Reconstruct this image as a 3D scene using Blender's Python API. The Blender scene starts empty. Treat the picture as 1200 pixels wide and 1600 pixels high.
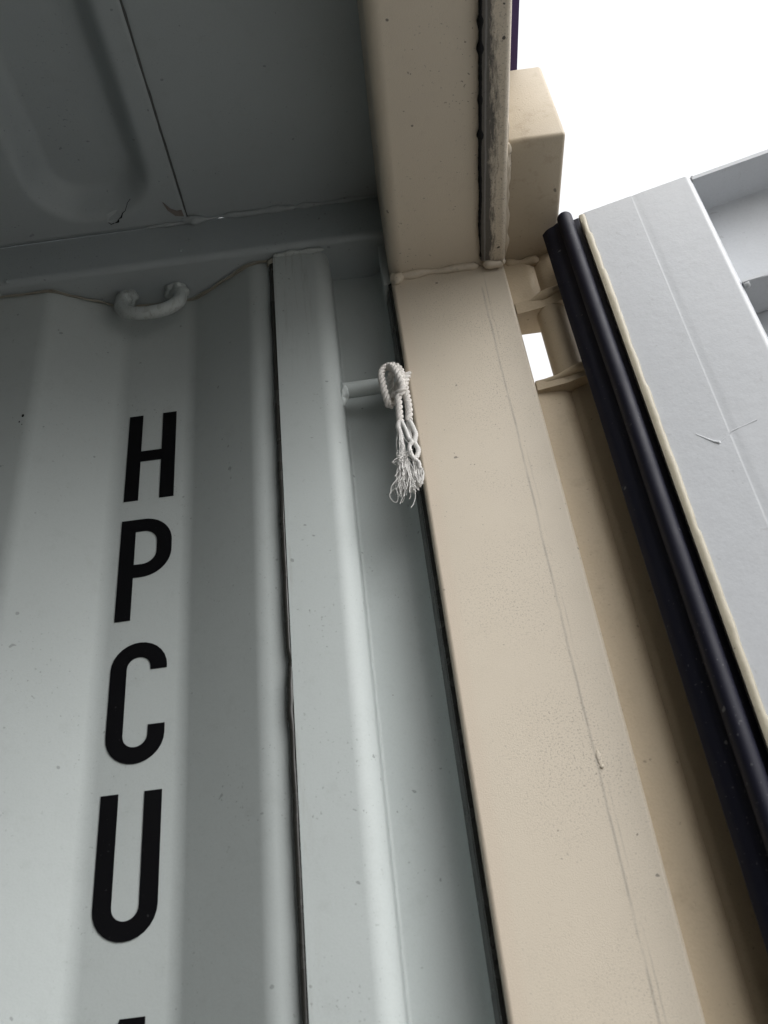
import bpy, bmesh, math, random
from mathutils import Vector, Matrix, noise

random.seed(7)
R_ = math.radians
sc = bpy.context.scene
col = sc.collection
H = 1.58                       # camera height above the container floor

# ------------------------------------------------------------------ camera
cam_d = bpy.data.cameras.new("camera")
cam = bpy.data.objects.new("camera", cam_d)
col.objects.link(cam)
right = Vector((0.991415, 0.083660, -0.100482))
down = Vector((-0.130358, 0.572905, -0.809189))
fwd = Vector((-0.010130, 0.815341, 0.578892))
m = Matrix((right, -down, -fwd)).transposed().to_4x4()
m.translation = Vector((0, 0, H))
cam.matrix_world = m
cam_d.sensor_fit = 'AUTO'
cam_d.sensor_width = 36.0
cam_d.lens = 32.608
cam_d.clip_start = 0.02
cam_d.clip_end = 2000
cam_d.dof.use_dof = True
cam_d.dof.focus_distance = 0.86
cam_d.dof.aperture_fstop = 13.0
sc.camera = cam

# ------------------------------------------------------------------ light
SUN_EL, SUN_AZ = R_(41), R_(130)        # azimuth clockwise from +Y: from the open end, camera side
world = bpy.data.worlds.new("World")
sc.world = world
world.use_nodes = True
wn = world.node_tree
bg = wn.nodes["Background"]
sky = wn.nodes.new("ShaderNodeTexSky")
sky.sky_type = 'NISHITA'
sky.sun_disc = False
sky.sun_elevation = SUN_EL
sky.sun_rotation = SUN_AZ
sky.air_density = 0.6
sky.dust_density = 9.0
sky.ozone_density = 0.6
hs = wn.nodes.new("ShaderNodeHueSaturation")      # overcast: the cloud layer takes the blue out
hs.inputs["Saturation"].default_value = 0.10
wn.links.new(sky.outputs[0], hs.inputs["Color"])
deck = wn.nodes.new("ShaderNodeMix")                 # an even layer of cloud over the whole sky
deck.data_type = 'RGBA'
deck.inputs[0].default_value = 0.65
deck.inputs[7].default_value = (4.5, 4.56, 4.66, 1)
wn.links.new(hs.outputs[0], deck.inputs[6])
wn.links.new(deck.outputs[2], bg.inputs[0])
bg.inputs[1].default_value = 0.15
sun_d = bpy.data.lights.new("sun", 'SUN')
sun_d.energy = 0.55
sun_d.angle = R_(70)
sun_d.color = (1.0, 0.97, 0.93)
sun = bpy.data.objects.new("sun", sun_d)
col.objects.link(sun)
sd = Vector((math.sin(SUN_AZ) * math.cos(SUN_EL), math.cos(SUN_AZ) * math.cos(SUN_EL), math.sin(SUN_EL)))
sun.rotation_euler = sd.to_track_quat('Z', 'Y').to_euler()
sc.view_settings.view_transform = 'Standard'
sc.view_settings.look = 'None'
sc.view_settings.gamma = 1.0
sc.view_settings.use_curve_mapping = False
sc.view_settings.exposure = 1.06
sc.render.engine = 'CYCLES'
sc.cycles.max_bounces = 10
sc.cycles.diffuse_bounces = 8
sc.cycles.use_denoising = True

# ------------------------------------------------------------------ materials
def nd(nt, t, **kw):
    n = nt.nodes.new(t)
    for k, v in kw.items():
        setattr(n, k, v)
    return n

def ramp(nt, src, a, b, ca=(0, 0, 0, 1), cb=(1, 1, 1, 1)):
    r = nd(nt, "ShaderNodeValToRGB")
    e = r.color_ramp.elements
    e[0].position, e[0].color = a, ca
    e[1].position, e[1].color = b, cb
    nt.links.new(src, r.inputs[0])
    return r.outputs[0]

def mixc(nt, fac, a, b):
    n = nd(nt, "ShaderNodeMix", data_type='RGBA')
    for sock, v in ((n.inputs[0], fac), (n.inputs[6], a), (n.inputs[7], b)):
        if hasattr(v, "node"):
            nt.links.new(v, sock)
        else:
            sock.default_value = v if not isinstance(v, tuple) else (v + (1,) if len(v) == 3 else v)
    return n.outputs[2]

def mth(nt, op, a, b=0.0):
    n = nd(nt, "ShaderNodeMath", operation=op)
    for i, v in enumerate((a, b)):
        if hasattr(v, "node"):
            nt.links.new(v, n.inputs[i])
        else:
            n.inputs[i].default_value = v
    return n.outputs[0]

def tex(nt, vec, scale, detail=3.0, rough=0.55, stretch=None, dist=0.0):
    if stretch:
        mp = nd(nt, "ShaderNodeMapping")
        mp.inputs["Scale"].default_value = stretch
        nt.links.new(vec, mp.inputs[0])
        vec = mp.outputs[0]
    n = nd(nt, "ShaderNodeTexNoise")
    n.inputs["Scale"].default_value = scale
    n.inputs["Detail"].default_value = detail
    n.inputs["Roughness"].default_value = rough
    n.inputs["Distortion"].default_value = dist
    nt.links.new(vec, n.inputs["Vector"])
    return n.outputs["Fac"]

def paint(name, base, dirt=(0.1, 0.09, 0.07), rough=0.45, grain=0.25, grain_scale=700, peel=0.15,
          mottle=0.12, specks=0.5, smudge=0.25, speck_col=(0.03, 0.028, 0.025), extra=None, spec=0.4):
    m = bpy.data.materials.new(name)
    m.use_nodes = True
    nt = m.node_tree
    b = nt.nodes["Principled BSDF"]
    geo = nd(nt, "ShaderNodeNewGeometry")
    P = geo.outputs["Position"]
    c = mixc(nt, mth(nt, 'MULTIPLY', ramp(nt, tex(nt, P, 9, 4), 0.35, 0.7), mottle),
             base, tuple(x * 0.72 for x in base))
    c = mixc(nt, mth(nt, 'MULTIPLY', ramp(nt, tex(nt, P, 60, 5, 0.7), 0.55, 0.8), smudge), c, dirt)
    # fine grain in the colour
    c = mixc(nt, mth(nt, 'MULTIPLY', ramp(nt, tex(nt, P, grain_scale, 2), 0.45, 0.75), 0.10), c, tuple(x * 0.55 for x in base))
    # specks gathered in patches
    sp = ramp(nt, tex(nt, P, 420, 1, 0.4), 0.715, 0.75)
    pa = ramp(nt, tex(nt, P, 14, 3), 0.42, 0.68)
    c = mixc(nt, mth(nt, 'MULTIPLY', mth(nt, 'MULTIPLY', sp, pa), specks), c, speck_col)
    sp2 = ramp(nt, tex(nt, P, 150, 1, 0.3), 0.78, 0.80)
    c = mixc(nt, mth(nt, 'MULTIPLY', sp2, specks), c, speck_col)
    if extra:
        c = extra(nt, P, c)
    nt.links.new(c, b.inputs["Base Color"])
    rr = mth(nt, 'ADD', mth(nt, 'MULTIPLY', tex(nt, P, 40, 4), 0.25), rough - 0.12)
    nt.links.new(rr, b.inputs["Roughness"])
    b.inputs["Specular IOR Level"].default_value = spec
    b1 = nd(nt, "ShaderNodeBump")
    b1.inputs["Strength"].default_value = grain
    b1.inputs["Distance"].default_value = 0.0006
    nt.links.new(tex(nt, P, grain_scale, 3, 0.6), b1.inputs["Height"])
    b2 = nd(nt, "ShaderNodeBump")
    b2.inputs["Strength"].default_value = peel
    b2.inputs["Distance"].default_value = 0.0008
    nt.links.new(tex(nt, P, 70, 3), b2.inputs["Height"])
    nt.links.new(b1.outputs[0], b2.inputs["Normal"])
    nt.links.new(b2.outputs[0], b.inputs["Normal"])
    return m

def sep(nt, P):
    s = nd(nt, "ShaderNodeSeparateXYZ")
    nt.links.new(P, s.inputs[0])
    return s.outputs

def lin(nt, src, a, b, fa=0.0, fb=1.0):
    n = nd(nt, "ShaderNodeMapRange")
    n.clamp = True
    nt.links.new(src, n.inputs[0])
    for i, v in enumerate((a, b, fa, fb)):
        n.inputs[i + 1].default_value = v
    return n.outputs[0]

def line_mask(nt, coord, wob, centre, half, soft):
    d = mth(nt, 'ABSOLUTE', mth(nt, 'ADD', mth(nt, 'SUBTRACT', coord, centre), wob))
    return lin(nt, d, half, half + soft, 1.0, 0.0)

def post_marks(nt, P, c):
    # rub line worn into the post by the door seal, and dust speckle beside it
    x, y, z = sep(nt, P)
    wob = mth(nt, 'MULTIPLY', mth(nt, 'SUBTRACT', tex(nt, P, 11, 4, 0.7, (0.2, 0.2, 1)), 0.5), 0.0035)
    ln = line_mask(nt, x, wob, 0.1105, 0.0003, 0.0010)
    brk = ramp(nt, tex(nt, P, 160, 6, 0.8, (1, 1, 0.2)), 0.34, 0.56)
    top = lin(nt, z, H + 0.664, H + 0.672, 1.0, 0.0)
    c = mixc(nt, mth(nt, 'MULTIPLY', mth(nt, 'MULTIPLY', mth(nt, 'MULTIPLY', ln, brk), 0.42), top), c, (0.15, 0.14, 0.13))
    ln2 = line_mask(nt, x, mth(nt, 'MULTIPLY', wob, 1.7), 0.1145, 0.0002, 0.0006)
    brk2 = ramp(nt, tex(nt, P, 20, 4, 0.7, (1, 1, 0.3)), 0.5, 0.66)
    c = mixc(nt, mth(nt, 'MULTIPLY', mth(nt, 'MULTIPLY', ln2, brk2), 0.35), c, (0.12, 0.11, 0.10))
    band = line_mask(nt, x, 0.0, 0.095, 0.010, 0.075)
    sp = ramp(nt, tex(nt, P, 800, 2, 0.5), 0.565, 0.65)
    pa = ramp(nt, tex(nt, P, 12, 4, 0.6), 0.36, 0.62)
    c = mixc(nt, mth(nt, 'MULTIPLY', mth(nt, 'MULTIPLY', mth(nt, 'MULTIPLY', sp, band), pa), 0.5), c, (0.12, 0.10, 0.085))
    # warmer tone along the folded edge
    edge = line_mask(nt, x, wob, 0.031, 0.005, 0.006)
    return mixc(nt, mth(nt, 'MULTIPLY', edge, 0.35), c, (0.56, 0.47, 0.375))

def strip_marks(nt, P, c):
    # black rubber scuffs, heaviest along the inner edge
    x, y, z = sep(nt, P)
    n1 = tex(nt, P, 130, 6, 0.75, (1.0, 0.18, 1.0))
    near = lin(nt, x, 0.1145, 0.1330, 1.0, 0.0)
    v = mth(nt, 'ADD', mth(nt, 'MULTIPLY', near, 0.50), mth(nt, 'MULTIPLY', n1, 0.75))
    k = ramp(nt, v, 0.55, 0.68)
    c = mixc(nt, mth(nt, 'MULTIPLY', k, 0.88), c, (0.035, 0.035, 0.037))
    f = ramp(nt, tex(nt, P, 600, 4, 0.7), 0.55, 0.66)
    c = mixc(nt, mth(nt, 'MULTIPLY', f, 0.55), c, (0.06, 0.057, 0.052))
    ln = line_mask(nt, x, mth(nt, 'MULTIPLY', mth(nt, 'SUBTRACT', n1, 0.5), 0.004), 0.117, 0.0003, 0.0008)
    return mixc(nt, mth(nt, 'MULTIPLY', ln, 0.6), c, (0.25, 0.25, 0.25))

def jbar_marks(nt, P, c):
    x, y, z = sep(nt, P)
    st = ramp(nt, tex(nt, P, 240, 4, 0.7, (1, 1, 0.05)), 0.52, 0.70)
    hi = lin(nt, z, H + 0.58, H + 0.72)
    lo = lin(nt, x, -0.06, -0.045, 1.0, 0.0)
    c = mixc(nt, mth(nt, 'MULTIPLY', mth(nt, 'MULTIPLY', mth(nt, 'MULTIPLY', st, hi), lo), 0.45), c, (0.13, 0.12, 0.10))
    st2 = ramp(nt, tex(nt, P, 90, 5, 0.75, (1, 1, 0.15)), 0.55, 0.75)
    ed = lin(nt, x, -0.087, -0.076, 1.0, 0.0)
    return mixc(nt, mth(nt, 'MULTIPLY', mth(nt, 'MULTIPLY', st2, ed), 0.45), c, (0.25, 0.23, 0.19))

def stile_marks(nt, P, c):
    sc1 = ramp(nt, tex(nt, P, 38, 6, 0.8, (1, 1, 1), 1.5), 0.62, 0.66)
    sc2 = ramp(nt, tex(nt, P, 38, 6, 0.8, (1, 1, 1), 1.5), 0.66, 0.70, (1, 1, 1, 1), (0, 0, 0, 1))
    k = mth(nt, 'MULTIPLY', sc1, sc2)
    return mixc(nt, mth(nt, 'MULTIPLY', k, 0.22), c, (0.14, 0.13, 0.12))

GREY = (0.476, 0.516, 0.510)
BEIGE = (0.585, 0.520, 0.422)
M = {}
M['wall'] = paint("grey_wall_paint", GREY, spec=0.25, rough=0.52, grain=0.10, peel=0.22, specks=0.35, smudge=0.10, mottle=0.12)
M['roof'] = paint("shaded_grey_roof_paint", (0.365, 0.405, 0.418), rough=0.55, grain=0.18, peel=0.25, specks=0.35, smudge=0.10, mottle=0.2)  # the wall's grey made darker: the dim ceiling's shade put into the colour
M['jbar'] = paint("grey_bar_paint", GREY, spec=0.25, rough=0.52, grain=0.10, peel=0.16, specks=0.4, smudge=0.10, extra=jbar_marks)
M['beige'] = paint("beige_paint", BEIGE, rough=0.5, grain=0.45, grain_scale=1100, peel=0.12, specks=0.7, smudge=0.12, dirt=(0.25, 0.2, 0.15))
M['post'] = paint("beige_post_paint", BEIGE, rough=0.5, grain=0.32, grain_scale=1100, peel=0.10, specks=0.6, smudge=0.10,
                  dirt=(0.3, 0.25, 0.2), extra=post_marks)
M['strip'] = paint("scuffed_beige_paint", BEIGE, rough=0.5, grain=0.4, specks=0.9, smudge=0.4, extra=strip_marks)
M['dirty'] = paint("dusty_beige_paint", (0.50, 0.405, 0.28), rough=0.6, grain=0.4, grain_scale=520, specks=0.4, smudge=0.3,
                   dirt=(0.24, 0.18, 0.11), mottle=0.15)
M['weld'] = paint("painted_weld", BEIGE, rough=0.45, grain=0.5, grain_scale=350, peel=0.6, specks=0.5, smudge=0.35)
M['stile'] = paint("pale_grey_door_paint", (0.545, 0.565, 0.59), rough=0.4, grain=0.14, grain_scale=450, peel=0.35, specks=0.15,
                   smudge=0.06, extra=stile_marks)
M['cream'] = paint("cream_sealant", (0.40, 0.365, 0.28), rough=0.4, grain=0.2, grain_scale=300, peel=0.8, specks=0.7, smudge=0.25,
                   dirt=(0.3, 0.24, 0.16))
M['caulk'] = paint("brown_sealant", (0.30, 0.285, 0.235), rough=0.4, grain=0.2, peel=0.6, specks=0.3, smudge=0.6)
M['seam'] = paint("dark_grey_seam", (0.085, 0.09, 0.09), rough=0.5, grain=0.1, specks=0.0, smudge=0.3)
M['cast'] = paint("weathered_beige_paint", (0.46, 0.395, 0.30), rough=0.55, grain=0.4, grain_scale=700, specks=0.6, smudge=0.5, dirt=(0.22, 0.16, 0.09), mottle=0.3)
M['caulk_or_shade'] = paint("dark_sealant_or_shade", (0.028, 0.028, 0.025), rough=0.25, grain=0.05, peel=0.6, specks=0.0, smudge=0.0, mottle=0.0)  # sealant at the bar seam, and painted shade beside the post
M['residue'] = paint("black_residue", (0.012, 0.012, 0.013), rough=0.85, grain=0.5, peel=0.5, specks=0.0, smudge=0.1, dirt=(0.05, 0.05, 0.05), spec=0.12)
M['rubber'] = paint("black_rubber", (0.006, 0.0065, 0.017), rough=0.58, grain=0.12, grain_scale=500, peel=0.12, specks=0.5,
                    smudge=0.25, dirt=(0.02, 0.02, 0.028), speck_col=(0.2, 0.2, 0.2), spec=0.28)
M['purple'] = paint("dark_purple_paint", (0.035, 0.012, 0.09), rough=0.5, specks=0.1, smudge=0.1)
M['decal'] = paint("black_vinyl", (0.004, 0.004, 0.005), rough=0.5, grain=0.03, peel=0.1, specks=0.12, smudge=0.0, mottle=0.0,
                   speck_col=(0.25, 0.25, 0.25), spec=0.12)
M['rope'] = paint("white_rope_fibre", (0.74, 0.715, 0.68), rough=0.75, grain=0.6, grain_scale=900, peel=0.0, specks=0.25, smudge=0.25,
                  dirt=(0.36, 0.31, 0.24))
M['fibre'] = paint("white_loose_fibre", (0.72, 0.71, 0.69), rough=0.7, grain=0.3, peel=0.0, specks=0.0, smudge=0.1)
M['wood'] = paint("worn_plywood", (0.12, 0.085, 0.055), rough=0.6, specks=0.6, smudge=0.5, mottle=0.5)
M['ground'] = paint("concrete_yard", (0.27, 0.262, 0.25), rough=0.85, grain=0.3, grain_scale=80, specks=0.4, smudge=0.2)
M['rust'] = paint("rust_stain", (0.22, 0.195, 0.18), rough=0.8, grain=0.6, specks=0.5, smudge=0.5)

# ------------------------------------------------------------------ geometry helpers
def link_mesh(name, verts, faces, mat, parent=None, smooth=35, weighted=False):
    me = bpy.data.meshes.new(name)
    me.from_pydata([tuple(v) for v in verts], [], faces)
    me.materials.append(M[mat])
    bm = bmesh.new(); bm.from_mesh(me)
    bmesh.ops.recalc_face_normals(bm, faces=bm.faces)
    bm.to_mesh(me); bm.free()
    if smooth:
        me.shade_smooth()
        me.set_sharp_from_angle(angle=R_(smooth))
    o = bpy.data.objects.new(name, me)
    col.objects.link(o)
    if weighted:
        wnm = o.modifiers.new("flat_faces", 'WEIGHTED_NORMAL')
        wnm.keep_sharp = True
        wnm.weight = 100
    if parent is not None:
        o.parent = parent
        if parent.type == 'EMPTY':
            o.location = -parent.location
    return o

def fillet(pts, radii, closed=False, n=6):
    out = []
    N = len(pts)
    for i, p in enumerate(pts):
        r = radii[i] if isinstance(radii, (list, tuple)) else radii
        if r <= 0 or (not closed and i in (0, N - 1)):
            out.append(tuple(p)); continue
        p0, p1, p2 = Vector(pts[i - 1]), Vector(p), Vector(pts[(i + 1) % N])
        a, b = (p0 - p1), (p2 - p1)
        la, lb = a.length, b.length
        a.normalize(); b.normalize()
        ang = a.angle(b)
        if ang > math.pi - 1e-3:
            out.append(tuple(p)); continue
        t = min(r / math.tan(ang / 2), la * 0.49, lb * 0.49)
        rr = t * math.tan(ang / 2)
        c = p1 + (a + b).normalized() * (rr / math.sin(ang / 2))
        s, e = p1 + a * t - c, p1 + b * t - c
        tot = s.angle(e)
        sign = 1 if s.cross(e) > 0 else -1
        for k in range(n + 1):
            th = sign * tot * k / n
            out.append((c.x + s.x * math.cos(th) - s.y * math.sin(th), c.y + s.x * math.sin(th) + s.y * math.cos(th)))
    return out

def offset_line(pts, t):
    res = []
    for i, p in enumerate(pts):
        p = Vector(p)
        d1 = (p - Vector(pts[i - 1])).normalized() if i > 0 else None
        d2 = (Vector(pts[i + 1]) - p).normalized() if i < len(pts) - 1 else None
        d1 = d1 or d2; d2 = d2 or d1
        n1, n2 = Vector((-d1.y, d1.x)), Vector((-d2.y, d2.x))
        nn = (n1 + n2)
        nn = nn / max(0.3, (nn.dot(n1)))
        res.append(tuple(p + nn * t))
    return res

def sheet(pts, t):
    return list(pts) + offset_line(pts, t)[::-1]

def prism(name, pts, z0, z1, mat, parent=None, steps=1, jitter=None, smooth=35, fn=None):
    """closed outline pts in plan, extruded along z (fn maps (u, v, z) to the world)."""
    fn = fn or (lambda u, v, z: (u, v, z))
    n = len(pts)
    V, F = [], []
    for k in range(steps + 1):
        z = z0 + (z1 - z0) * k / steps
        for (u, v) in pts:
            if jitter:
                du, dv = jitter(u, v, z)
                V.append(fn(u + du, v + dv, z))
            else:
                V.append(fn(u, v, z))
    for k in range(steps):
        for i in range(n):
            j = (i + 1) % n
            F.append((k * n + i, k * n + j, (k + 1) * n + j, (k + 1) * n + i))
    me_b = tuple(range(n))[::-1]
    me_t = tuple(range(steps * n, steps * n + n))
    F += [me_b, me_t]
    return link_mesh(name, V, F, mat, parent, smooth, weighted=steps == 1)

def along_y(z_up=True):
    return lambda u, v, t: (u, t, v)      # outline in (x, z), extruded along y

def along_x():
    return lambda u, v, t: (t, u, v)      # outline in (y, z), extruded along x

def box(name, a, b, mat, parent=None, bevel=0.0):
    bm = bmesh.new()
    bmesh.ops.create_cube(bm, size=1)
    for v in bm.verts:
        v.co = Vector((a[i] + (b[i] - a[i]) * (v.co[i] + 0.5) for i in range(3)))
    if bevel:
        bmesh.ops.bevel(bm, geom=bm.edges[:], offset=bevel, segments=3, affect='EDGES', profile=0.5)
    me = bpy.data.meshes.new(name)
    bm.to_mesh(me); bm.free()
    me.materials.append(M[mat])
    me.shade_smooth(); me.set_sharp_from_angle(angle=R_(30))
    o = bpy.data.objects.new(name, me)
    col.objects.link(o)
    if parent is not None:
        o.parent = parent
        if parent.type == 'EMPTY':
            o.location = -parent.location
    return o

def smooth_path(pts, n=8):
    P = [Vector(p) for p in pts]
    out = []
    for i in range(len(P) - 1):
        p0, p1, p2, p3 = P[max(0, i - 1)], P[i], P[i + 1], P[min(len(P) - 1, i + 2)]
        for k in range(n):
            t = k / n
            out.append(0.5 * ((2 * p1) + (p2 - p0) * t + (2 * p0 - 5 * p1 + 4 * p2 - p3) * t * t + (3 * p1 - p0 - 3 * p2 + p3) * t ** 3))
    out.append(P[-1])
    return out

def frames(path):
    T = []
    for i in range(len(path)):
        d = path[min(i + 1, len(path) - 1)] - path[max(i - 1, 0)]
        T.append(d.normalized())
    up = Vector((0, 1, 0)) if abs(T[0].y) < 0.9 else Vector((1, 0, 0))
    N = (up - T[0] * up.dot(T[0])).normalized()
    res = []
    for t in T:
        N = (N - t * N.dot(t)).normalized()
        res.append((t, N, t.cross(N)))
    return res

def tube_data(path, rad, seg=8, flat=1.0, V=None, F=None):
    V = [] if V is None else V
    F = [] if F is None else F
    path = [Vector(p) for p in path]
    fr = frames(path)
    base = len(V)
    for i, p in enumerate(path):
        r = rad(i / (len(path) - 1)) if callable(rad) else rad
        t, a, b = fr[i]
        for k in range(seg):
            th = 2 * math.pi * k / seg
            V.append(p + a * (math.cos(th) * r * flat) + b * (math.sin(th) * r))
    for i in range(len(path) - 1):
        for k in range(seg):
            j = (k + 1) % seg
            F.append((base + i * seg + k, base + i * seg + j, base + (i + 1) * seg + j, base + (i + 1) * seg + k))
    F.append(tuple(base + k for k in range(seg))[::-1])
    F.append(tuple(base + (len(path) - 1) * seg + k for k in range(seg)))
    return V, F

def tube(name, path, rad, mat, parent=None, seg=8, flat=1.0, smooth=60):
    V, F = tube_data(path, rad, seg, flat)
    return link_mesh(name, V, F, mat, parent, smooth)

def bead(name, a, b, r, mat, parent, amp=0.35, freq=90, wob=0.0006, seg=10, step=0.0025, flat=1.0, seed=0.0):
    """an uneven weld or sealant bead along a polyline of two or more points"""
    pts = a if b is None else [a, b]
    pts = [Vector(p) for p in pts]
    path = []
    for p, q in zip(pts[:-1], pts[1:]):
        n = max(2, int((q - p).length / step))
        path += [p.lerp(q, k / n) for k in range(n)]
    path.append(pts[-1])
    path = [p + noise.noise_vector(p * 60 + Vector((seed, 0, 0))) * wob for p in path]
    L = len(path)
    def rad(t):
        p = path[min(L - 1, int(t * (L - 1) + 0.5))]
        e = min(1.0, 0.35 + 12 * min(t, 1 - t))
        return max(0.0003, r * e * (1 + amp * 2 * noise.noise(p * freq + Vector((seed, 3, 1)))))
    return tube(name, path, rad, mat, parent, seg, flat)

def blob(name, c, r, mat, parent, squash=(1, 1, 1), seed=0.0, amp=0.3):
    bm = bmesh.new()
    bmesh.ops.create_icosphere(bm, subdivisions=3, radius=1)
    for v in bm.verts:
        k = 1 + amp * noise.noise(v.co * 1.7 + Vector((seed, seed, 0)))
        v.co = Vector((c[i] + v.co[i] * k * r * squash[i] for i in range(3)))
    me = bpy.data.meshes.new(name)
    bm.to_mesh(me); bm.free()
    me.materials.append(M[mat]); me.shade_smooth()
    o = bpy.data.objects.new(name, me); col.objects.link(o)
    o.parent = parent
    if parent.type == 'EMPTY':
        o.location = -parent.location
    return o

# ------------------------------------------------------------------ ground
g = link_mesh("ground", [(-300, -300, -0.17), (300, -300, -0.17), (300, 300, -0.17), (-300, 300, -0.17)], [(0, 1, 2, 3)], 'ground', None, 0)
g['kind'] = 'structure'

# ------------------------------------------------------------------ container
cont = bpy.data.objects.new("shipping_container", None)
col.objects.link(cont)
cont.location = (-2.8, -0.566, 0.0)
cont['label'] = "beige and grey steel shipping container seen from inside at its open door end"
cont['category'] = "shipping container"

# --- corrugated side wall -------------------------------------------------
YI, YO = 0.610, 0.646            # inner and outer flats of the corrugation
x_first = -0.1098                # where the inner flat nearest the door turns outwards
PIT = 0.0675 + 0.0684 + 0.070 + 0.072
def corrugation(x_end):
    pts = [(-0.080, YI), (x_first, YI)]
    x = x_first
    while x > x_end:
        pts += [(x - 0.0677, YO), (x - 0.1361, YO), (x - 0.2061, YI), (x - 0.2061 - 0.072, YI)]
        x -= 0.2061 + 0.072
    return pts
prof = corrugation(-5.4)
wall_line = fillet(prof, 0.026, n=6)
wall = prism("side_wall", sheet(wall_line, -0.0018), 0.004, H + 0.7595, 'wall', cont, steps=1)

# stencilled letters: strokes laid as 0.5 mm vinyl just proud of the recessed flat
LW, LH, ST = 0.0446, 0.1000, 0.0128
def stroke(path, closed=False, w=ST):
    a = offset_line(path, w / 2); b = offset_line(path, -w / 2)
    return a, b
def glyph(name, ztop, polys, label):
    """polys: lists of (left_line, right_line) in letter units (u right, v up from the baseline)"""
    V, F = [], []
    x0, y, zb = -0.365 * YO, YO, ztop - LH
    for a, b in polys:
        n = len(a); k0 = len(V)
        for yy in (y - 0.0007, y - 0.0002):
            for (u, v) in a: V.append((x0 + u, yy, zb + v))
            for (u, v) in b: V.append((x0 + u, yy, zb + v))
        o2 = 2 * n
        for i in range(n - 1):
            F.append((k0 + i, k0 + i + 1, k0 + n + i + 1, k0 + n + i))
            F.append((k0 + o2 + i, k0 + o2 + n + i, k0 + o2 + n + i + 1, k0 + o2 + i + 1))
            F.append((k0 + i, k0 + o2 + i, k0 + o2 + i + 1, k0 + i + 1))
            F.append((k0 + n + i, k0 + n + i + 1, k0 + o2 + n + i + 1, k0 + o2 + n + i))
        F.append((k0, k0 + n, k0 + o2 + n, k0 + o2))
        e = n - 1
        F.append((k0 + e, k0 + o2 + e, k0 + o2 + n + e, k0 + n + e))
    o = link_mesh(name, V, F, 'decal', wall, 0)
    o['label'] = label
    return o
def arc(cx, cy, r, a0, a1, n=14):
    return [(cx + r * math.cos(R_(a0 + (a1 - a0) * k / n)), cy + r * math.sin(R_(a0 + (a1 - a0) * k / n))) for k in range(n + 1)]
h = ST / 2
rr = LW / 2 - h
bar = lambda u0, v0, u1, v1: ([(u0, v0), (u0, v1)], [(u1, v0), (u1, v1)])
ZH = H + 0.9378 * YO
STEP = 0.1880 * YO
glyph("letter", ZH, [bar(0, 0, ST, LH), bar(LW - ST, 0, LW, LH), bar(ST, LH / 2 - 0.006, LW - ST, LH / 2 + 0.006)],
      "black letter H, topmost of the column")
pr = 0.0185
bowl = [(ST, LH - h)] + arc(LW - h - pr, LH - h - pr, pr, 90, 0) + arc(LW - h - pr, 0.0425 + h + pr - 0.002, pr, 0, -90) + [(ST, 0.0405 + h)]
glyph("letter", ZH - STEP, [bar(0, 0, ST, LH), stroke(bowl)], "black letter P below the H")
cc = [(LW - h, 0.0755)] + arc(LW / 2, LH - h - rr, rr, 0, 180)[0:] + arc(LW / 2, h + rr, rr, 180, 360) + [(LW - h, 0.0295)]
glyph("letter", ZH - 2 * STEP, [stroke(cc)], "black letter C below the P")
uu = [(h, LH)] + arc(LW / 2, h + rr, rr, 180, 360) + [(LW - h, LH)]
glyph("letter", ZH - 3 * STEP, [stroke(uu)], "black letter U below the C")
four = [([(0.0231, LH), (0.0116, 0.067), (0.0, 0.034)], [(0.0270, LH), (0.0270, 0.076), (0.0130, 0.034)]), bar(0.0, 0.0225, 0.0270, 0.034),
        bar(0.0270, 0.0, 0.0395, LH), bar(0.0395, 0.0225, LW, 0.034)]
glyph("digit", H + 0.1490 * YO, four, "black digit cut off by the lower edge of the picture")

# scuff of bare metal on the fold left of the letters
for (mx, mz, mr) in ((-0.3225, 0.5920, 0.0013), (-0.3250, 0.5850, 0.0007), (-0.3222, 0.5815, 0.0005)):
    blob("paint_chip", (mx, 0.6098, H + mz), mr, 'residue', cont, (0.8, 0.3, 1.4), mx * 90)
# --- top side rail, brown sealant line, roof ------------------------------
rail_o = fillet([(0.594, H + 0.760), (0.654, H + 0.760), (0.654, H + 0.8195), (0.594, H + 0.8195)], [0.0065, 0.003, 0.003, 0.001], closed=True)
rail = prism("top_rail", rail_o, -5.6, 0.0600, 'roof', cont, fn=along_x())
seal_path = [(x, y - 0.0012, H + 0.7585) for (x, y) in wall_line if x > -0.9]
bead("sealant_line", seal_path, None, 0.0011, 'caulk', cont, amp=0.5, freq=70, wob=0.0012, seg=8)
bead("sealant_line", [(x, y - 0.003, H + 0.7565) for (x, y, z) in seal_path], None, 0.0007, 'caulk', cont, amp=0.8, freq=45, wob=0.002, seg=6, seed=5)

# flat roof margin between the first corrugated sheet and the header
prism("roof_margin_plate", [(-0.1765, H + 0.8200), (0.034, H + 0.8200), (0.034, H + 0.8225), (-0.1765, H + 0.8225)], -1.73, 0.5935, 'roof', cont, fn=along_y())
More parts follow.
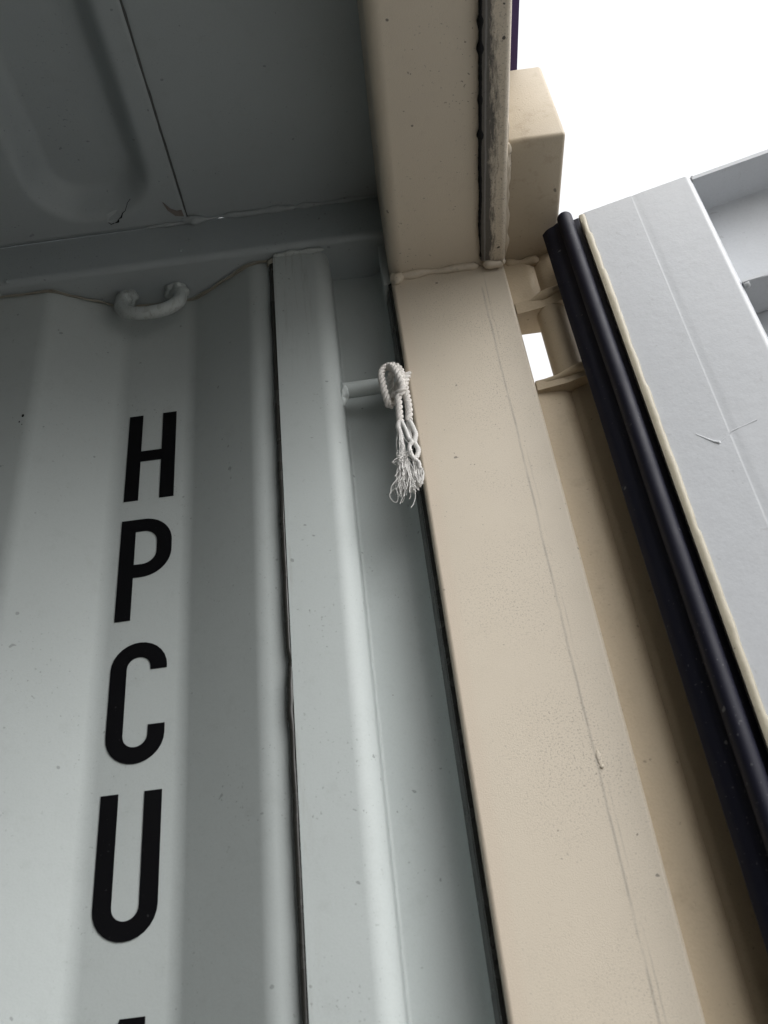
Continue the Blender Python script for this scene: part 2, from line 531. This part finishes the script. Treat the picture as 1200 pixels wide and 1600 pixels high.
# corrugated roof sheet
def swage(x, y):
    best = 0.0
    k = math.floor((-0.1915 - x) / 0.2085)
    for i in (k - 1, k, k + 1):
        xr = -0.1915 - i * 0.2085
        if i < 0: continue
        xl = xr - 0.1285
        y1, y0, r = 0.578, -1.72, 0.055
        cx, cy = (xl + xr) / 2, (y0 + y1) / 2
        qx, qy = abs(x - cx) - ((xr - xl) / 2 - r), abs(y - cy) - ((y1 - y0) / 2 - r)
        d = math.hypot(max(qx, 0), max(qy, 0)) + min(max(qx, qy), 0) - r
        t = min(1.0, max(0.0, -d / 0.027))
        best = max(best, t * t * (3 - 2 * t))
    return best * 0.025
xs = [-0.1716]
while xs[-1] > -0.62: xs.append(xs[-1] - 0.0035)
while xs[-1] > -5.5: xs.append(xs[-1] - 0.013)
ys = [0.5935]
while ys[-1] > 0.10: ys.append(ys[-1] - 0.005)
ys += [-0.1, -0.5, -1.0, -1.5, -1.65, -1.69, -1.715, -1.73]
V = [(x, y, H + 0.8175 + swage(x, y)) for y in ys for x in xs]
nx = len(xs)
F = [(j * nx + i, j * nx + i + 1, (j + 1) * nx + i + 1, (j + 1) * nx + i) for j in range(len(ys) - 1) for i in range(nx - 1)]
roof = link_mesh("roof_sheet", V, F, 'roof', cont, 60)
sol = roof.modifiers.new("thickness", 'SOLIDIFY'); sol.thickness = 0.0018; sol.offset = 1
# seam between sheet and margin plate, with its dab of weld at the rail
bead("seam_sealant_or_shade", (-0.1708, 0.590, H + 0.8185), (-0.1708, 0.0, H + 0.8185), 0.0012, 'seam', cont, amp=0.2, wob=0.0003, seg=8)
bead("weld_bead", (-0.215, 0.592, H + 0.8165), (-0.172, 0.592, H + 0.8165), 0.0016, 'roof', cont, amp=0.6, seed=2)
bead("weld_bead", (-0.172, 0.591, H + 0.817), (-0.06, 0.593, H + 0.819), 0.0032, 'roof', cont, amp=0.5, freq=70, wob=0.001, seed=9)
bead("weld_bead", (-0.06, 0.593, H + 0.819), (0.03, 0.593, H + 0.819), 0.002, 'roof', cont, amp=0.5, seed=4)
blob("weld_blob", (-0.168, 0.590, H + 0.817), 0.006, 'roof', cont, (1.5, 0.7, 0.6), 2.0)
# cracked flake of paint and a rusty patch on the roof sheet
crack = [(-0.2510, 0.5790, 0), (-0.2485, 0.5830, 0), (-0.2440, 0.5815, 0), (-0.2405, 0.5810, 0), (-0.2390, 0.5775, 0), (-0.2360, 0.5765, 0),
         (-0.2335, 0.5725, 0), (-0.2300, 0.5705, 0), (-0.2262, 0.5645, 0), (-0.2225, 0.5615, 0)]
crack = [Vector((p[0], p[1], H + 0.8170 + swage(p[0], p[1]))) for p in crack]
tube("paint_crack", crack, lambda t: 0.00025 + 0.0006 * math.sin(math.pi * min(1, t * 1.25)) ** 2 * (1 + 0.5 * math.sin(t * 23)), 'residue', cont, 6)
fl = [(-0.2512, 0.5785), (-0.2500, 0.5720), (-0.2445, 0.5690), (-0.2380, 0.5695), (-0.2370, 0.5755), (-0.2440, 0.5808)]
V = [(x, y, H + 0.8166 + swage(x, y) - (0.0012 if i in (0, 5, 4) else 0.0)) for i, (x, y) in enumerate(fl)]
link_mesh("paint_flake", V + [(v[0], v[1], v[2] + 0.0005) for v in V], [tuple(range(6)), tuple(range(6, 12))[::-1]] +
          [(i, (i + 1) % 6, 6 + (i + 1) % 6, 6 + i) for i in range(6)], 'roof', cont, 0)
rp = [(-0.1905, 0.5650), (-0.1880, 0.5755), (-0.1820, 0.5830), (-0.1735, 0.5850), (-0.1740, 0.5770), (-0.1790, 0.5775), (-0.1845, 0.5740)]
V = [(x, y, H + 0.8168) for (x, y) in rp]
link_mesh("rust_patch", V + [(v[0], v[1], v[2] + 0.0006) for v in V], [tuple(range(7)), tuple(range(7, 14))[::-1]] +
          [(i, (i + 1) % 7, 7 + (i + 1) % 7, 7 + i) for i in range(7)], 'rust', cont, 0)
# drops of paint dried on the rail
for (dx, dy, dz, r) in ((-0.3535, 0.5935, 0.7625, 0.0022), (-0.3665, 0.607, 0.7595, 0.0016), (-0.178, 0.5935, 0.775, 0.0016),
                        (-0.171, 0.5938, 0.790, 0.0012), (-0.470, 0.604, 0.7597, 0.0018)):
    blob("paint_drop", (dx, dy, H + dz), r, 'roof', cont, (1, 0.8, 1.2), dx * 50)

# --- lashing ring under the rail -----------------------------------------
ring_p = [(-0.2425, 0.631, H + 0.7597), (-0.2455, 0.624, H + 0.746), (-0.2440, 0.619, H + 0.730), (-0.2330, 0.616, H + 0.7175),
          (-0.2140, 0.615, H + 0.7130), (-0.1960, 0.616, H + 0.7170), (-0.1855, 0.619, H + 0.7290), (-0.1865, 0.624, H + 0.746),
          (-0.1915, 0.631, H + 0.7597)]
ring = tube("lashing_ring", smooth_path(ring_p, 8), 0.0068, 'jbar', cont, 16)
for k, (bx, sd_) in enumerate(((-0.2425, 1.0), (-0.1915, 4.0))):
    blob("weld_blob", (bx, 0.629, H + 0.756), 0.0112, 'jbar', ring, (1.0, 0.9, 0.75), sd_, 0.45)
    blob("weld_blob", (bx + (0.004 if k else -0.002), 0.625, H + 0.749), 0.0092, 'jbar', ring, (1.0, 0.8, 0.8), sd_ + 7, 0.4)

# --- inner bar and back of the corner post recess (grey) ------------------
jb = fillet([(-0.0869, 0.603), (-0.0318, 0.603), (-0.0318, 0.645), (0.0232, 0.6465), (0.0258, 0.6085)],
            [0, 0.017, 0.003, 0.030, 0], n=12)
prism("inner_post_bar", sheet(jb, 0.0042), 0.004, H + 0.7592, 'jbar', cont)
# dark sealant squeezed into the gap between bar and wall
def seam_r(t):
    z = 0.02 + t * (H + 0.735)
    return 0.0029 * (1 + 0.22 * noise.noise(Vector((0, 0, z * 25))))
zs = [0.02 + (H + 0.735) * k / 700 for k in range(701)]
def seam_x(z):
    zz = z - H
    b = 0.0
    for (zc, a, w) in ((0.310, 0.0012, 0.005), (0.301, 0.0006, 0.010), (0.270, -0.0008, 0.006)):
        b += a * math.exp(-((zz - zc) / w) ** 2)
    return -0.0891 + b + 0.0004 * noise.noise(Vector((3, 0, z * 40)))
tube("seam_sealant_or_shade", [(seam_x(z), 0.6062 - 0.0006 * math.exp(-((z - H - 0.29) / 0.03) ** 2), z) for z in zs], seam_r, 'caulk_or_shade', cont, 8)
for (zc, dx, r) in ((0.3095, 0.0014, 0.0028), (0.3005, 0.0010, 0.0024), (0.2700, -0.0012, 0.0030), (0.2655, -0.0022, 0.0016)):
    blob("sealant_drip", (-0.0889 + dx, 0.6055, H + zc), r, 'caulk_or_shade', cont, (0.9, 0.8, 1.7), zc * 30)
blob("sealant_drip", (-0.0895, 0.606, H + 0.752), 0.0042, 'caulk', cont, (1, 0.8, 1.3), 6)
bead("weld_bead", (-0.086, 0.6015, H + 0.757), (-0.035, 0.6015, H + 0.757), 0.0022, 'jbar', cont, amp=0.5, seed=12)

# --- lashing bar across the recess ---------------------------------------
lb = tube("lashing_bar", [(-0.0335, 0.6215, H + 0.5805), (-0.010, 0.6215, H + 0.5810), (0.0265, 0.6215, H + 0.5815)], 0.0074, 'jbar', cont, 20)
blob("weld_blob", (-0.0315, 0.6205, H + 0.5770), 0.0092, 'jbar', lb, (0.55, 0.8, 1.25), 3.3, 0.5)
blob("weld_blob", (-0.0330, 0.6190, H + 0.5690), 0.0060, 'jbar', lb, (0.6, 0.8, 1.5), 8.1, 0.4)

# --- beige corner post ----------------------------------------------------
pp = fillet([(0.0285, 0.6075), (0.0268, 0.600), (0.1360, 0.600), (0.1360, 0.6440)], [0.002, 0.007, 0.0012, 0], n=8)
pp = [(0.0270, 0.6075)] + fillet([(0.0268, 0.6075), (0.0268, 0.600), (0.1360, 0.600), (0.1360, 0.6440)], [0, 0.0065, 0.0030, 0], n=8)[1:]
prism("seam_sealant_or_shade", [(0.0205, 0.6330), (0.0228, 0.6180), (0.0236, 0.6165), (0.0238, 0.6090), (0.0262, 0.6072), (0.0268, 0.6078), (0.0268, 0.6330)], 0.004, H + 0.70, 'caulk_or_shade', cont)  # near-black strip: shade on the post's side, put into the colour
post = prism("corner_post", sheet(pp, 0.006), 0.0, H + 0.6995, 'post', cont)
blob("paint_drip", (0.1125, 0.5998, H + 0.2075), 0.0020, 'post', post, (0.8, 0.22, 2.6), 1.0, 0.2)
blob("paint_drip", (0.1131, 0.5995, H + 0.2015), 0.0015, 'post', post, (0.9, 0.45, 0.9), 2.0, 0.2)
# grey upstand where the recess runs on above the post, beside the header
box("upstand", (0.0190, 0.6080, H + 0.7000), (0.0262, 0.6440, H + 0.8190), 'jbar', cont, 0.0015)

# outer channel of the post, cut away at the hinge
web_hi, web_lo = H + 0.6385, H + 0.5410
chan = fillet([(0.1345, 0.6110), (0.1600, 0.6116), (0.1660, 0.6190), (0.1735, 0.6110), (0.1965, 0.5975)], [0, 0.012, 0.005, 0.012, 0], n=8)
ch_full = sheet(chan, -0.006)
up = prism("post_channel", ch_full, web_hi, H + 0.7300, 'dirty', cont)
lo = prism("post_channel", ch_full, 0.0, web_lo, 'dirty', cont)
side = fillet([(0.1805, 0.6575), (0.1805, 0.6120), (0.1915, 0.6120), (0.1915, 0.6575)], 0.002, closed=True)
hinge = prism("hinge_lug", fillet([(0.1365, 0.6015), (0.1620, 0.5965), (0.1830, 0.5885), (0.1920, 0.6070), (0.1840, 0.6285), (0.1365, 0.6285)],
              [0.001, 0.02, 0.008, 0.008, 0.006, 0.001], closed=True), web_hi - 0.010, web_hi + 0.004, 'dirty', cont)
prism("hinge_lug", fillet([(0.1365, 0.6015), (0.1620, 0.5965), (0.1830, 0.5885), (0.1920, 0.6070), (0.1840, 0.6285), (0.1365, 0.6285)],
      [0.001, 0.02, 0.008, 0.008, 0.006, 0.001], closed=True), web_lo - 0.008, web_lo + 0.003, 'dirty', cont)
circ = [(0.1700 + 0.0147 * math.cos(2 * math.pi * k / 28), 0.6085 + 0.0147 * math.sin(2 * math.pi * k / 28)) for k in range(28)]
prism("hinge_barrel", circ, web_lo + 0.0035, web_hi - 0.0105, 'dirty', cont)
bead("weld_bead", [(0.1385, 0.6055, web_hi + 0.003), (0.152, 0.6015, web_hi + 0.0035), (0.167, 0.596, web_hi + 0.0045), (0.182, 0.590, web_hi + 0.006)], None,
     0.0042, 'dirty', cont, amp=0.35, freq=60, seed=3)
bead("weld_bead", [(0.138, 0.6050, web_lo + 0.001), (0.152, 0.6005, web_lo + 0.001), (0.168, 0.594, web_lo + 0.002), (0.182, 0.588, web_lo + 0.003)], None,
     0.0036, 'dirty', cont, amp=0.3, freq=60, seed=8)

# --- header over the doorway ---------------------------------------------
hd = fillet([(0.0262, H + 0.8190), (0.0262, H + 0.7000), (0.1360, H + 0.7000), (0.1360, H + 0.8190)], [0, 0.013, 0.002, 0], closed=True, n=8)
header = prism("door_header", hd, -1.7330, 0.6400, 'beige', cont, fn=along_y())
st = fillet([(0.1130, H + 0.6996), (0.1130, H + 0.6945), (0.1355, H + 0.6925), (0.1375, H + 0.7000), (0.1375, H + 0.720), (0.130, H + 0.720)],
            [0, 0.002, 0.006, 0.004, 0, 0], closed=False, n=6)
strip = prism("header_lip", st, -1.7320, 0.5900, 'strip', cont, fn=along_y())
# hardened black rubber left along the lip by the door seal
res_p, y = [], 0.585
while y > -1.72:
    res_p.append((0.1128 + 0.0012 * noise.noise(Vector((0, y * 30, 0))), y, H + 0.6958))
    y -= 0.0022 if y > 0.2 else 0.02
def res_r(t):
    yy = res_p[min(len(res_p) - 1, int(t * (len(res_p) - 1)))][1]
    n1 = max(0, noise.noise(Vector((5, yy * 95, 0)))) ** 1.2
    return (0.0021 + 0.0062 * n1 + 0.0006 * noise.noise(Vector((1, yy * 300, 0)))) * min(1, 0.3 + (0.585 - yy) * 12)
tube("rubber_residue", res_p, res_r, 'residue', strip, 8, 0.7)
box("header_top_plate", (0.0300, -1.7300, H + 0.8365), (0.1712, 0.6400, H + 0.8420), 'purple', cont, 0.001)
# welds at the corner of header and post
bead("weld_bead", [(0.029, 0.5985, H + 0.6965), (0.06, 0.5985, H + 0.6985), (0.082, 0.598, H + 0.6975), (0.112, 0.5985, H + 0.6985)], None, 0.0034, 'weld', cont,
     amp=0.5, freq=45, wob=0.0012, seed=1)
blob("weld_blob", (0.0325, 0.5975, H + 0.6945), 0.0068, 'weld', cont, (1.0, 0.7, 1.0), 5.5, 0.4)
bead("weld_bead", [(0.115, 0.5945, H + 0.6935), (0.1345, 0.5945, H + 0.6925)], None, 0.0036, 'weld', cont, amp=0.5, freq=80, wob=0.0015, seed=6)
blob("weld_blob", (0.1345, 0.5930, H + 0.6945), 0.0036, 'weld', cont, (0.7, 0.8, 1.1), 9.5, 0.4)
bead("weld_bead", [(0.1365, 0.588, H + 0.7005), (0.1365, 0.45, H + 0.7005)], None, 0.0018, 'weld', cont, amp=0.6, seed=14)

# --- corner casting -------------------------------------------------------
cast = box("corner_casting", (0.1378, 0.4744, H + 0.7060), (0.1889, 0.6440, H + 0.8160), 'dirty', cont, 0.0035)
cast.data.materials[0] = M['cast']
bead("weld_bead", [(0.138, 0.6060, H + 0.7045), (0.155, 0.6070, H + 0.7030), (0.172, 0.6055, H + 0.7035)], None, 0.0040, 'dirty', cont, amp=0.5, freq=60, wob=0.001, seed=21)
bead("weld_bead", [(0.1385, 0.4760, H + 0.7055), (0.1385, 0.60, H + 0.7055)], None, 0.0024, 'weld', cont, amp=0.5, seed=23)

# ------------------------------------------------------------------ door (hung on the post, standing open)
A = Vector((0.2029, 0.5480)); U = Vector((0.9636, -0.2672)); N = Vector((0.2672, 0.9636))
def dplan(s, n, z):
    p = A + U * s + N * n
    return (p.x, p.y, z)
ZT = H + 0.690
st_out = fillet([(0, 0), (0.1004, 0), (0.1004, 0.05), (0, 0.05)], 0.0055, closed=True, n=5)
# shallow pressed groove down the middle of the stile
i0 = max(range(len(st_out)), key=lambda i: -abs(st_out[i][0] - 0.006) - abs(st_out[i][1]) * 5)
gv = [(0.0466, 0.0), (0.0476, 0.0003), (0.0486, 0.00032), (0.0520, 0.00025), (0.0548, 0.0)]
st_out = st_out[:i0 + 1] + gv + st_out[i0 + 1:]
door = prism("door", st_out, 0.02, ZT, 'stile', cont, fn=dplan, smooth=40)
door['label'] = "pale grey door standing open beyond the post"
ch_prof = fillet([(0.0012, H + 0.5465), (0.0440, H + 0.5465), (0.0440, ZT - 0.0015), (0.0012, ZT - 0.0015)], [0, 0.005, 0.005, 0], n=5)
def dx(n, z, s):
    p = A + U * s + N * n
    return (p.x, p.y, z)
rail_d = prism("door_rail", sheet(ch_prof, 0.0042)[:], 0.1006, 1.07, 'stile', door, fn=dx)
rail_b = prism("door_rail", sheet([(0.0012, 0.022), (0.044, 0.022), (0.044, 0.165), (0.0012, 0.165)], 0.0042), 0.1006, 1.07, 'stile', door, fn=dx)
stile2 = prism("door_stile", [(u + 1.0706, v) for (u, v) in fillet([(0, 0), (0.1004, 0), (0.1004, 0.05), (0, 0.05)], 0.0055, closed=True)], 0.02, ZT, 'stile', door, fn=dplan)
dp, s0 = [], 0.1008
while s0 < 1.06:
    dp += [(s0, 0.0425), (s0 + 0.07, 0.0425), (s0 + 0.10, 0.0145), (s0 + 0.17, 0.0145)]
    s0 += 0.20
dp = [p for p in dp if p[0] < 1.06] + [(1.0704, 0.0425)]
prism("door_panel", sheet(fillet(dp, 0.012, n=4), 0.0018), 0.1662, H + 0.5490, 'stile', door, fn=dplan)
bead("weld_bead", [dplan(0.1015, 0.001, ZT - 0.001), dplan(0.1015, 0.012, ZT - 0.004)], None, 0.0026, 'stile', door, amp=0.4, seed=31)
bead("weld_bead", [dplan(0.1012, 0.001, H + 0.5455), dplan(0.1050, 0.004, H + 0.5445)], None, 0.0034, 'stile', door, amp=0.4, seed=33)
bead("weld_bead", [dplan(0.1012, 0.0012, H + 0.5475), dplan(0.20, 0.0012, H + 0.5475), dplan(0.3, 0.0012, H + 0.5475)], None, 0.0010, 'stile', door, amp=0.5, seed=34)
# a run of dried paint across the stile
rn = [dplan(0.0255, 0.0006, H + 0.4170), dplan(0.0305, 0.0006, H + 0.4115), dplan(0.0350, 0.0006, H + 0.4065), dplan(0.0385, 0.0004, H + 0.4040)]
tube("paint_run", smooth_path(rn, 6), lambda t: 0.0008 + 0.0007 * t ** 1.5, 'stile', door, 12)
blob("paint_run", dplan(0.0383, 0.0004, H + 0.4042), 0.0017, 'stile', door, (1, 0.6, 1), 3.0, 0.2)
rn = [dplan(0.0385, 0.0006, H + 0.4040), dplan(0.0430, 0.0007, H + 0.4065), dplan(0.0470, 0.0009, H + 0.4085), dplan(0.0500, 0.0007, H + 0.4110), dplan(0.0600, 0.0006, H + 0.4125), dplan(0.068, 0.0004, H + 0.414)]
tube("paint_run", smooth_path(rn, 6), 0.0008, 'stile', door, 12)
# cream sealant smeared along the stile's edge
zs = [0.03 + (ZT - 0.033) * k / 900 for k in range(901)]
V, F = [], []
for k, z in enumerate(zs):
    zz = z - H
    w = 0.0056 + 0.0007 * noise.noise(Vector((0, 0, z * 17))) + 0.0008 * noise.noise(Vector((4, 0, z * 55))) + 0.0009 * ((z * 7.3) % 1.0 - 0.5)
    w = max(0.004, w) * (0.75 if zz > 0.66 else 1.0)
    hgt = 0.0022 + 0.0006 * noise.noise(Vector((9, 0, z * 40)))
    for (s, n) in ((-0.0012, 0.010), (-0.0016, 0.002), (-0.0008, -hgt * 0.7), (w * 0.3, -hgt), (w * 0.7, -hgt * 0.85), (w * 0.93, -hgt * 0.45), (w, 0.0012)):
        V.append(dplan(s, n, z))
    if k:
        for i in range(6):
            a = (k - 1) * 7 + i
            F.append((a, a + 1, a + 8, a + 7))
        F.append(((k - 1) * 7 + 6, (k - 1) * 7, k * 7, k * 7 + 6))
F += [tuple(range(7)), tuple(range(900 * 7, 901 * 7))]
link_mesh("sealant_bead", V, F, 'cream', door, 60)

# rubber door seal: a round bulb next to the stile and a flat lip outside it
gk = bpy.data.objects.new("door_seal", None)
def sealp(name, pts, z0, z1, top):
    steps = 60
    return prism(name, pts, z0, z1, 'rubber', door, steps=steps, fn=dplan,
                 jitter=lambda u, v, z: (0.0005 * noise.noise(Vector((0, 1, z * 9))), 0.0006 * noise.noise(Vector((2, 1, z * 7)))), smooth=50)
bulb = [(-0.0132 + 0.0070 * math.cos(2 * math.pi * k / 28), 0.0035 + 0.0082 * math.sin(2 * math.pi * k / 28)) for k in range(28)]
sealp("seal_bulb", bulb, 0.03, H + 0.6955, True)
lip = fillet([(-0.0005, 0.0105), (-0.0070, 0.0110), (-0.0190, 0.0068), (-0.0245, 0.0098), (-0.0310, 0.0110), (-0.0366, 0.0160), (-0.0350, 0.0188),
              (-0.0290, 0.0160), (-0.0200, 0.0180), (-0.0180, 0.0300), (-0.0005, 0.0300)],
             [0.001, 0.002, 0.002, 0.010, 0.012, 0.0014, 0.0012, 0.005, 0.004, 0.001, 0.001], closed=True, n=6)
sealp("seal_lip", lip, 0.03, H + 0.6985, True)

# ------------------------------------------------------------------ rest of the container (closes the room, lights the view)
wall2 = prism("side_wall", sheet([(x, -1.132 - y) for (x, y) in fillet(prof, 0.012, n=2)], 0.0018), 0.004, H + 0.7595, 'wall', cont)
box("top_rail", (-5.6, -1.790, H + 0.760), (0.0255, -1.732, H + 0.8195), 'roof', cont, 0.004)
box("corner_post", (-0.087, -1.790, 0.0), (0.136, -1.737, H + 0.6995), 'beige', cont, 0.005)
box("front_wall", (-5.46, -1.78, 0.0), (-5.42, 0.65, H + 0.815), 'wall', cont, 0.004)
# the other door leaf, unseen, added shut to hold back side light
leaf = box("door", (0.1450, -1.7300, 0.022), (0.1900, -0.5720, H + 0.690), 'stile', cont, 0.004)
# plank floor
for k in range(8):
    y0 = -1.735 + k * 0.2925
    box("floor_board", (-5.41, y0 + 0.0015, -0.028), (0.134, y0 + 0.2910, 0.0), 'wood', cont, 0.002)
box("door_sill", (0.1345, -1.75, -0.15), (0.1930, 0.61, -0.002), 'beige', cont, 0.004)

# ------------------------------------------------------------------ rope tied to the lashing bar
rope = bpy.data.objects.new("rope", None)
col.objects.link(rope)
rope.location = (0.016, 0.600, H + 0.535)
rope['label'] = "short white twisted rope with frayed ends knotted round the lashing bar"
rope['category'] = "rope"
def rp3(pts, ys):
    n = len(pts)
    if not isinstance(ys, (list, tuple)): ys = [ys] * n
    return [(p[0], y, H + p[1]) for p, y in zip(pts, ys)]
def twisted(name, pts, r=0.0033, pitch=0.0150, strands=3, parent=rope, mat='rope', n=12, phase=0.0):
    path = smooth_path(pts, n)
    # even resampling
    out = [path[0]]; acc = 0.0; stp = 0.0007
    for p, q in zip(path[:-1], path[1:]):
        L = (q - p).length; d = stp - acc
        while d <= L and L > 0:
            out.append(p.lerp(q, d / L)); d += stp
        acc = L - (d - stp)
    fr = frames(out)
    V, F = [], []
    for sidx in range(strands):
        ctr = []
        for i, p in enumerate(out):
            th = 2 * math.pi * (i * stp / pitch + sidx / strands) + phase
            t, a, b = fr[i]
            ctr.append(p + (a * math.cos(th) + b * math.sin(th)) * r * 0.52)
        tube_data(ctr, r * 0.50, 8, 1.0, V, F)
    return link_mesh(name, V, F, mat, parent, 70)
loop = [(0.0165, 0.5393), (0.0208, 0.5477), (0.0226, 0.5594), (0.0218, 0.5696), (0.0182, 0.5770), (0.0134, 0.5788), (0.0087, 0.5760), (0.0056, 0.5692),
        (0.0049, 0.5599), (0.0057, 0.5491), (0.0068, 0.5395), (0.0082, 0.5345), (0.0108, 0.5375), (0.0137, 0.5464), (0.0167, 0.5551), (0.019, 0.5627)]
twisted("rope_loop", rp3(loop, [0.592, 0.588, 0.589, 0.592, 0.594, 0.595, 0.594, 0.592, 0.591, 0.591, 0.593, 0.597, 0.599, 0.599, 0.600, 0.602]))
wrap = [(0.0190, 0.5930, 0.5730), (0.0150, 0.5925, 0.5690), (0.0125, 0.6010, 0.5690), (0.0120, 0.6120, 0.5700), (0.0130, 0.6250, 0.5715), (0.0150, 0.6315, 0.5810),
        (0.0165, 0.6250, 0.5905), (0.0175, 0.6140, 0.5905), (0.0185, 0.6070, 0.5850), (0.0200, 0.6000, 0.5760), (0.0215, 0.5930, 0.5620), (0.0215, 0.5890, 0.5480), (0.0190, 0.5900, 0.5390)]
twisted("rope_loop", [(a, b, H + c) for a, b, c in wrap])
front = [(0.0120, 0.5765), (0.0150, 0.5722), (0.0178, 0.5630), (0.0200, 0.5530), (0.0212, 0.5430), (0.0185, 0.5365)]
twisted("rope_loop", rp3(front, [0.595, 0.589, 0.585, 0.584, 0.585, 0.589]))
knot = [(0.0140, 0.5420), (0.0175, 0.5385), (0.0215, 0.5415), (0.0235, 0.5470), (0.0205, 0.5500), (0.0165, 0.5465)]
twisted("knot", rp3(knot, [0.594, 0.588, 0.586, 0.591, 0.596, 0.598]))
t_r = [(0.0286, 0.5637), (0.0259, 0.5569), (0.0242, 0.5492), (0.0240, 0.5388), (0.0245, 0.5271), (0.0239, 0.5170), (0.0226, 0.5091)]
twisted("rope_tail", rp3(t_r, [0.592, 0.591, 0.590, 0.590, 0.590, 0.591, 0.591]))
t_l = [(0.0190, 0.5430), (0.0168, 0.5360), (0.0163, 0.5259), (0.0157, 0.5159), (0.0156, 0.5078)]
twisted("rope_tail", rp3(t_l, [0.588, 0.589, 0.590, 0.591, 0.591]))
def strand(pts, r0, r1, ys=0.590, tag_=0.0):
    return twisted("loose_strand", rp3(pts, ys), r=(r0 + r1) * 0.55, pitch=0.011, strands=5, mat='fibre', n=8, phase=tag_)
strand([(0.0148, 0.5085), (0.0134, 0.5040), (0.0138, 0.4985), (0.0143, 0.4930), (0.0139, 0.4870), (0.0143, 0.4810), (0.0136, 0.4750), (0.0128, 0.4680)], 0.0022, 0.0024)
strand([(0.0162, 0.5085), (0.0175, 0.5040), (0.0193, 0.4955), (0.0203, 0.4880), (0.0224, 0.4828), (0.0198, 0.4785), (0.0201, 0.4714), (0.0222, 0.4640), (0.0252, 0.4597), (0.0250, 0.4550)],
       0.0017, 0.0017, [0.590, 0.589, 0.588, 0.588, 0.587, 0.587, 0.587, 0.586, 0.586, 0.588])
strand([(0.0215, 0.5090), (0.0224, 0.5022), (0.0222, 0.4925), (0.0212, 0.4860)], 0.0017, 0.0012, 0.593)
strand([(0.0233, 0.5095), (0.0247, 0.5040), (0.0258, 0.4990), (0.0266, 0.4930), (0.0248, 0.4849), (0.0268, 0.4773), (0.0250, 0.4706), (0.0223, 0.4668), (0.0230, 0.4580)],
       0.0021, 0.0017, 0.591)
# frayed ends: bundles of fine filaments, too many to count
V, F = [], []
rnd = random.Random(3)
def filament(p0, p1, spread, sag, r=0.00036, pts=7):
    P = []
    off = Vector((rnd.gauss(0, 1), rnd.gauss(0, 0.7), rnd.gauss(0, 0.5))) * spread
    off2 = Vector((rnd.gauss(0, 1), rnd.gauss(0, 0.7), rnd.gauss(0, 0.6))) * spread
    a = Vector((p0[0], p0[1], H + p0[2])); b = Vector((p1[0], p1[1], H + p1[2]))
    for k in range(pts):
        t = k / (pts - 1)
        P.append(a.lerp(b, t) + off * math.sin(math.pi * t) + off2 * t * t + Vector((math.sin(t * 9 + off.x * 900), 0, 0)) * sag * t)
    tube_data(smooth_path(P, 4), r, 5, 1.0, V, F)
for k in range(70):
    filament((0.0130 + rnd.uniform(-0.0022, 0.0022), 0.590 + rnd.uniform(-0.002, 0.002), 0.4760 - rnd.uniform(0, 0.008)),
             (0.0105 + rnd.gauss(0, 0.0028), 0.589 + rnd.gauss(0, 0.003), 0.4420 - rnd.gauss(0, 0.006)), 0.0015, 0.0008)
for k in range(45):
    e = rnd.uniform(-1, 1)
    filament((0.0150 + e * 0.002, 0.589, 0.4680), (0.0178 + e * 0.0018, 0.588 + rnd.gauss(0, 0.002), 0.4335 + abs(e) * 0.004), 0.0014, 0.0004)
for k in range(70):
    e = rnd.uniform(-1, 1)
    filament((0.0232 + e * 0.0028, 0.589 + rnd.uniform(-0.002, 0.002), 0.4600), (0.0225 + e * 0.0028, 0.589 + rnd.gauss(0, 0.0022), 0.4390 + abs(e) * 0.003), 0.0016, 0.0004)
for k in range(16):
    filament((0.0148, 0.589, 0.4700 - rnd.uniform(-0.004, 0.004)), (0.0060 + rnd.uniform(0, 0.014), 0.586, 0.4640 + rnd.gauss(0, 0.004)), 0.0025, 0.001)
stray = [[(0.0125, 0.498), (0.0105, 0.490), (0.0095, 0.480), (0.0100, 0.470)], [(0.0080, 0.462), (0.0040, 0.467), (0.0100, 0.4655), (0.0160, 0.4665)],
         [(0.0040, 0.440), (-0.0002, 0.437), (-0.0012, 0.432), (0.0015, 0.4268), (0.0040, 0.4270), (0.0052, 0.433), (0.0040, 0.441)],
         [(0.0190, 0.439), (0.0188, 0.430), (0.0165, 0.423), (0.0140, 0.4195)], [(0.0075, 0.455), (0.0052, 0.448), (0.0048, 0.440), (0.0058, 0.433)],
         [(0.0265, 0.4590), (0.0278, 0.4560), (0.0284, 0.4565)]]
for sgm in stray:
    tube_data(smooth_path(rp3(sgm, 0.5895), 6), 0.00028, 5, 1.0, V, F)
for k in range(26):            # fuzz standing off the left strand
    z0 = rnd.uniform(0.470, 0.500)
    filament((0.0138 + rnd.uniform(-0.002, 0.002), 0.589, z0), (0.0125 + rnd.gauss(0, 0.003), 0.5885 + rnd.gauss(0, 0.0015), z0 - rnd.uniform(0.012, 0.03)), 0.0016, 0.0006, 0.00026)
for k in range(14):            # long tangled ends
    filament((0.0110 + rnd.uniform(-0.004, 0.006), 0.589, 0.4580), (0.0065 + rnd.gauss(0, 0.004), 0.589 + rnd.gauss(0, 0.003), 0.4330 + rnd.gauss(0, 0.004)), 0.0022, 0.0012, 0.0003, 9)
fray = link_mesh("frayed_fibres", V, F, 'fibre', rope, 70)
fray['kind'] = 'stuff'
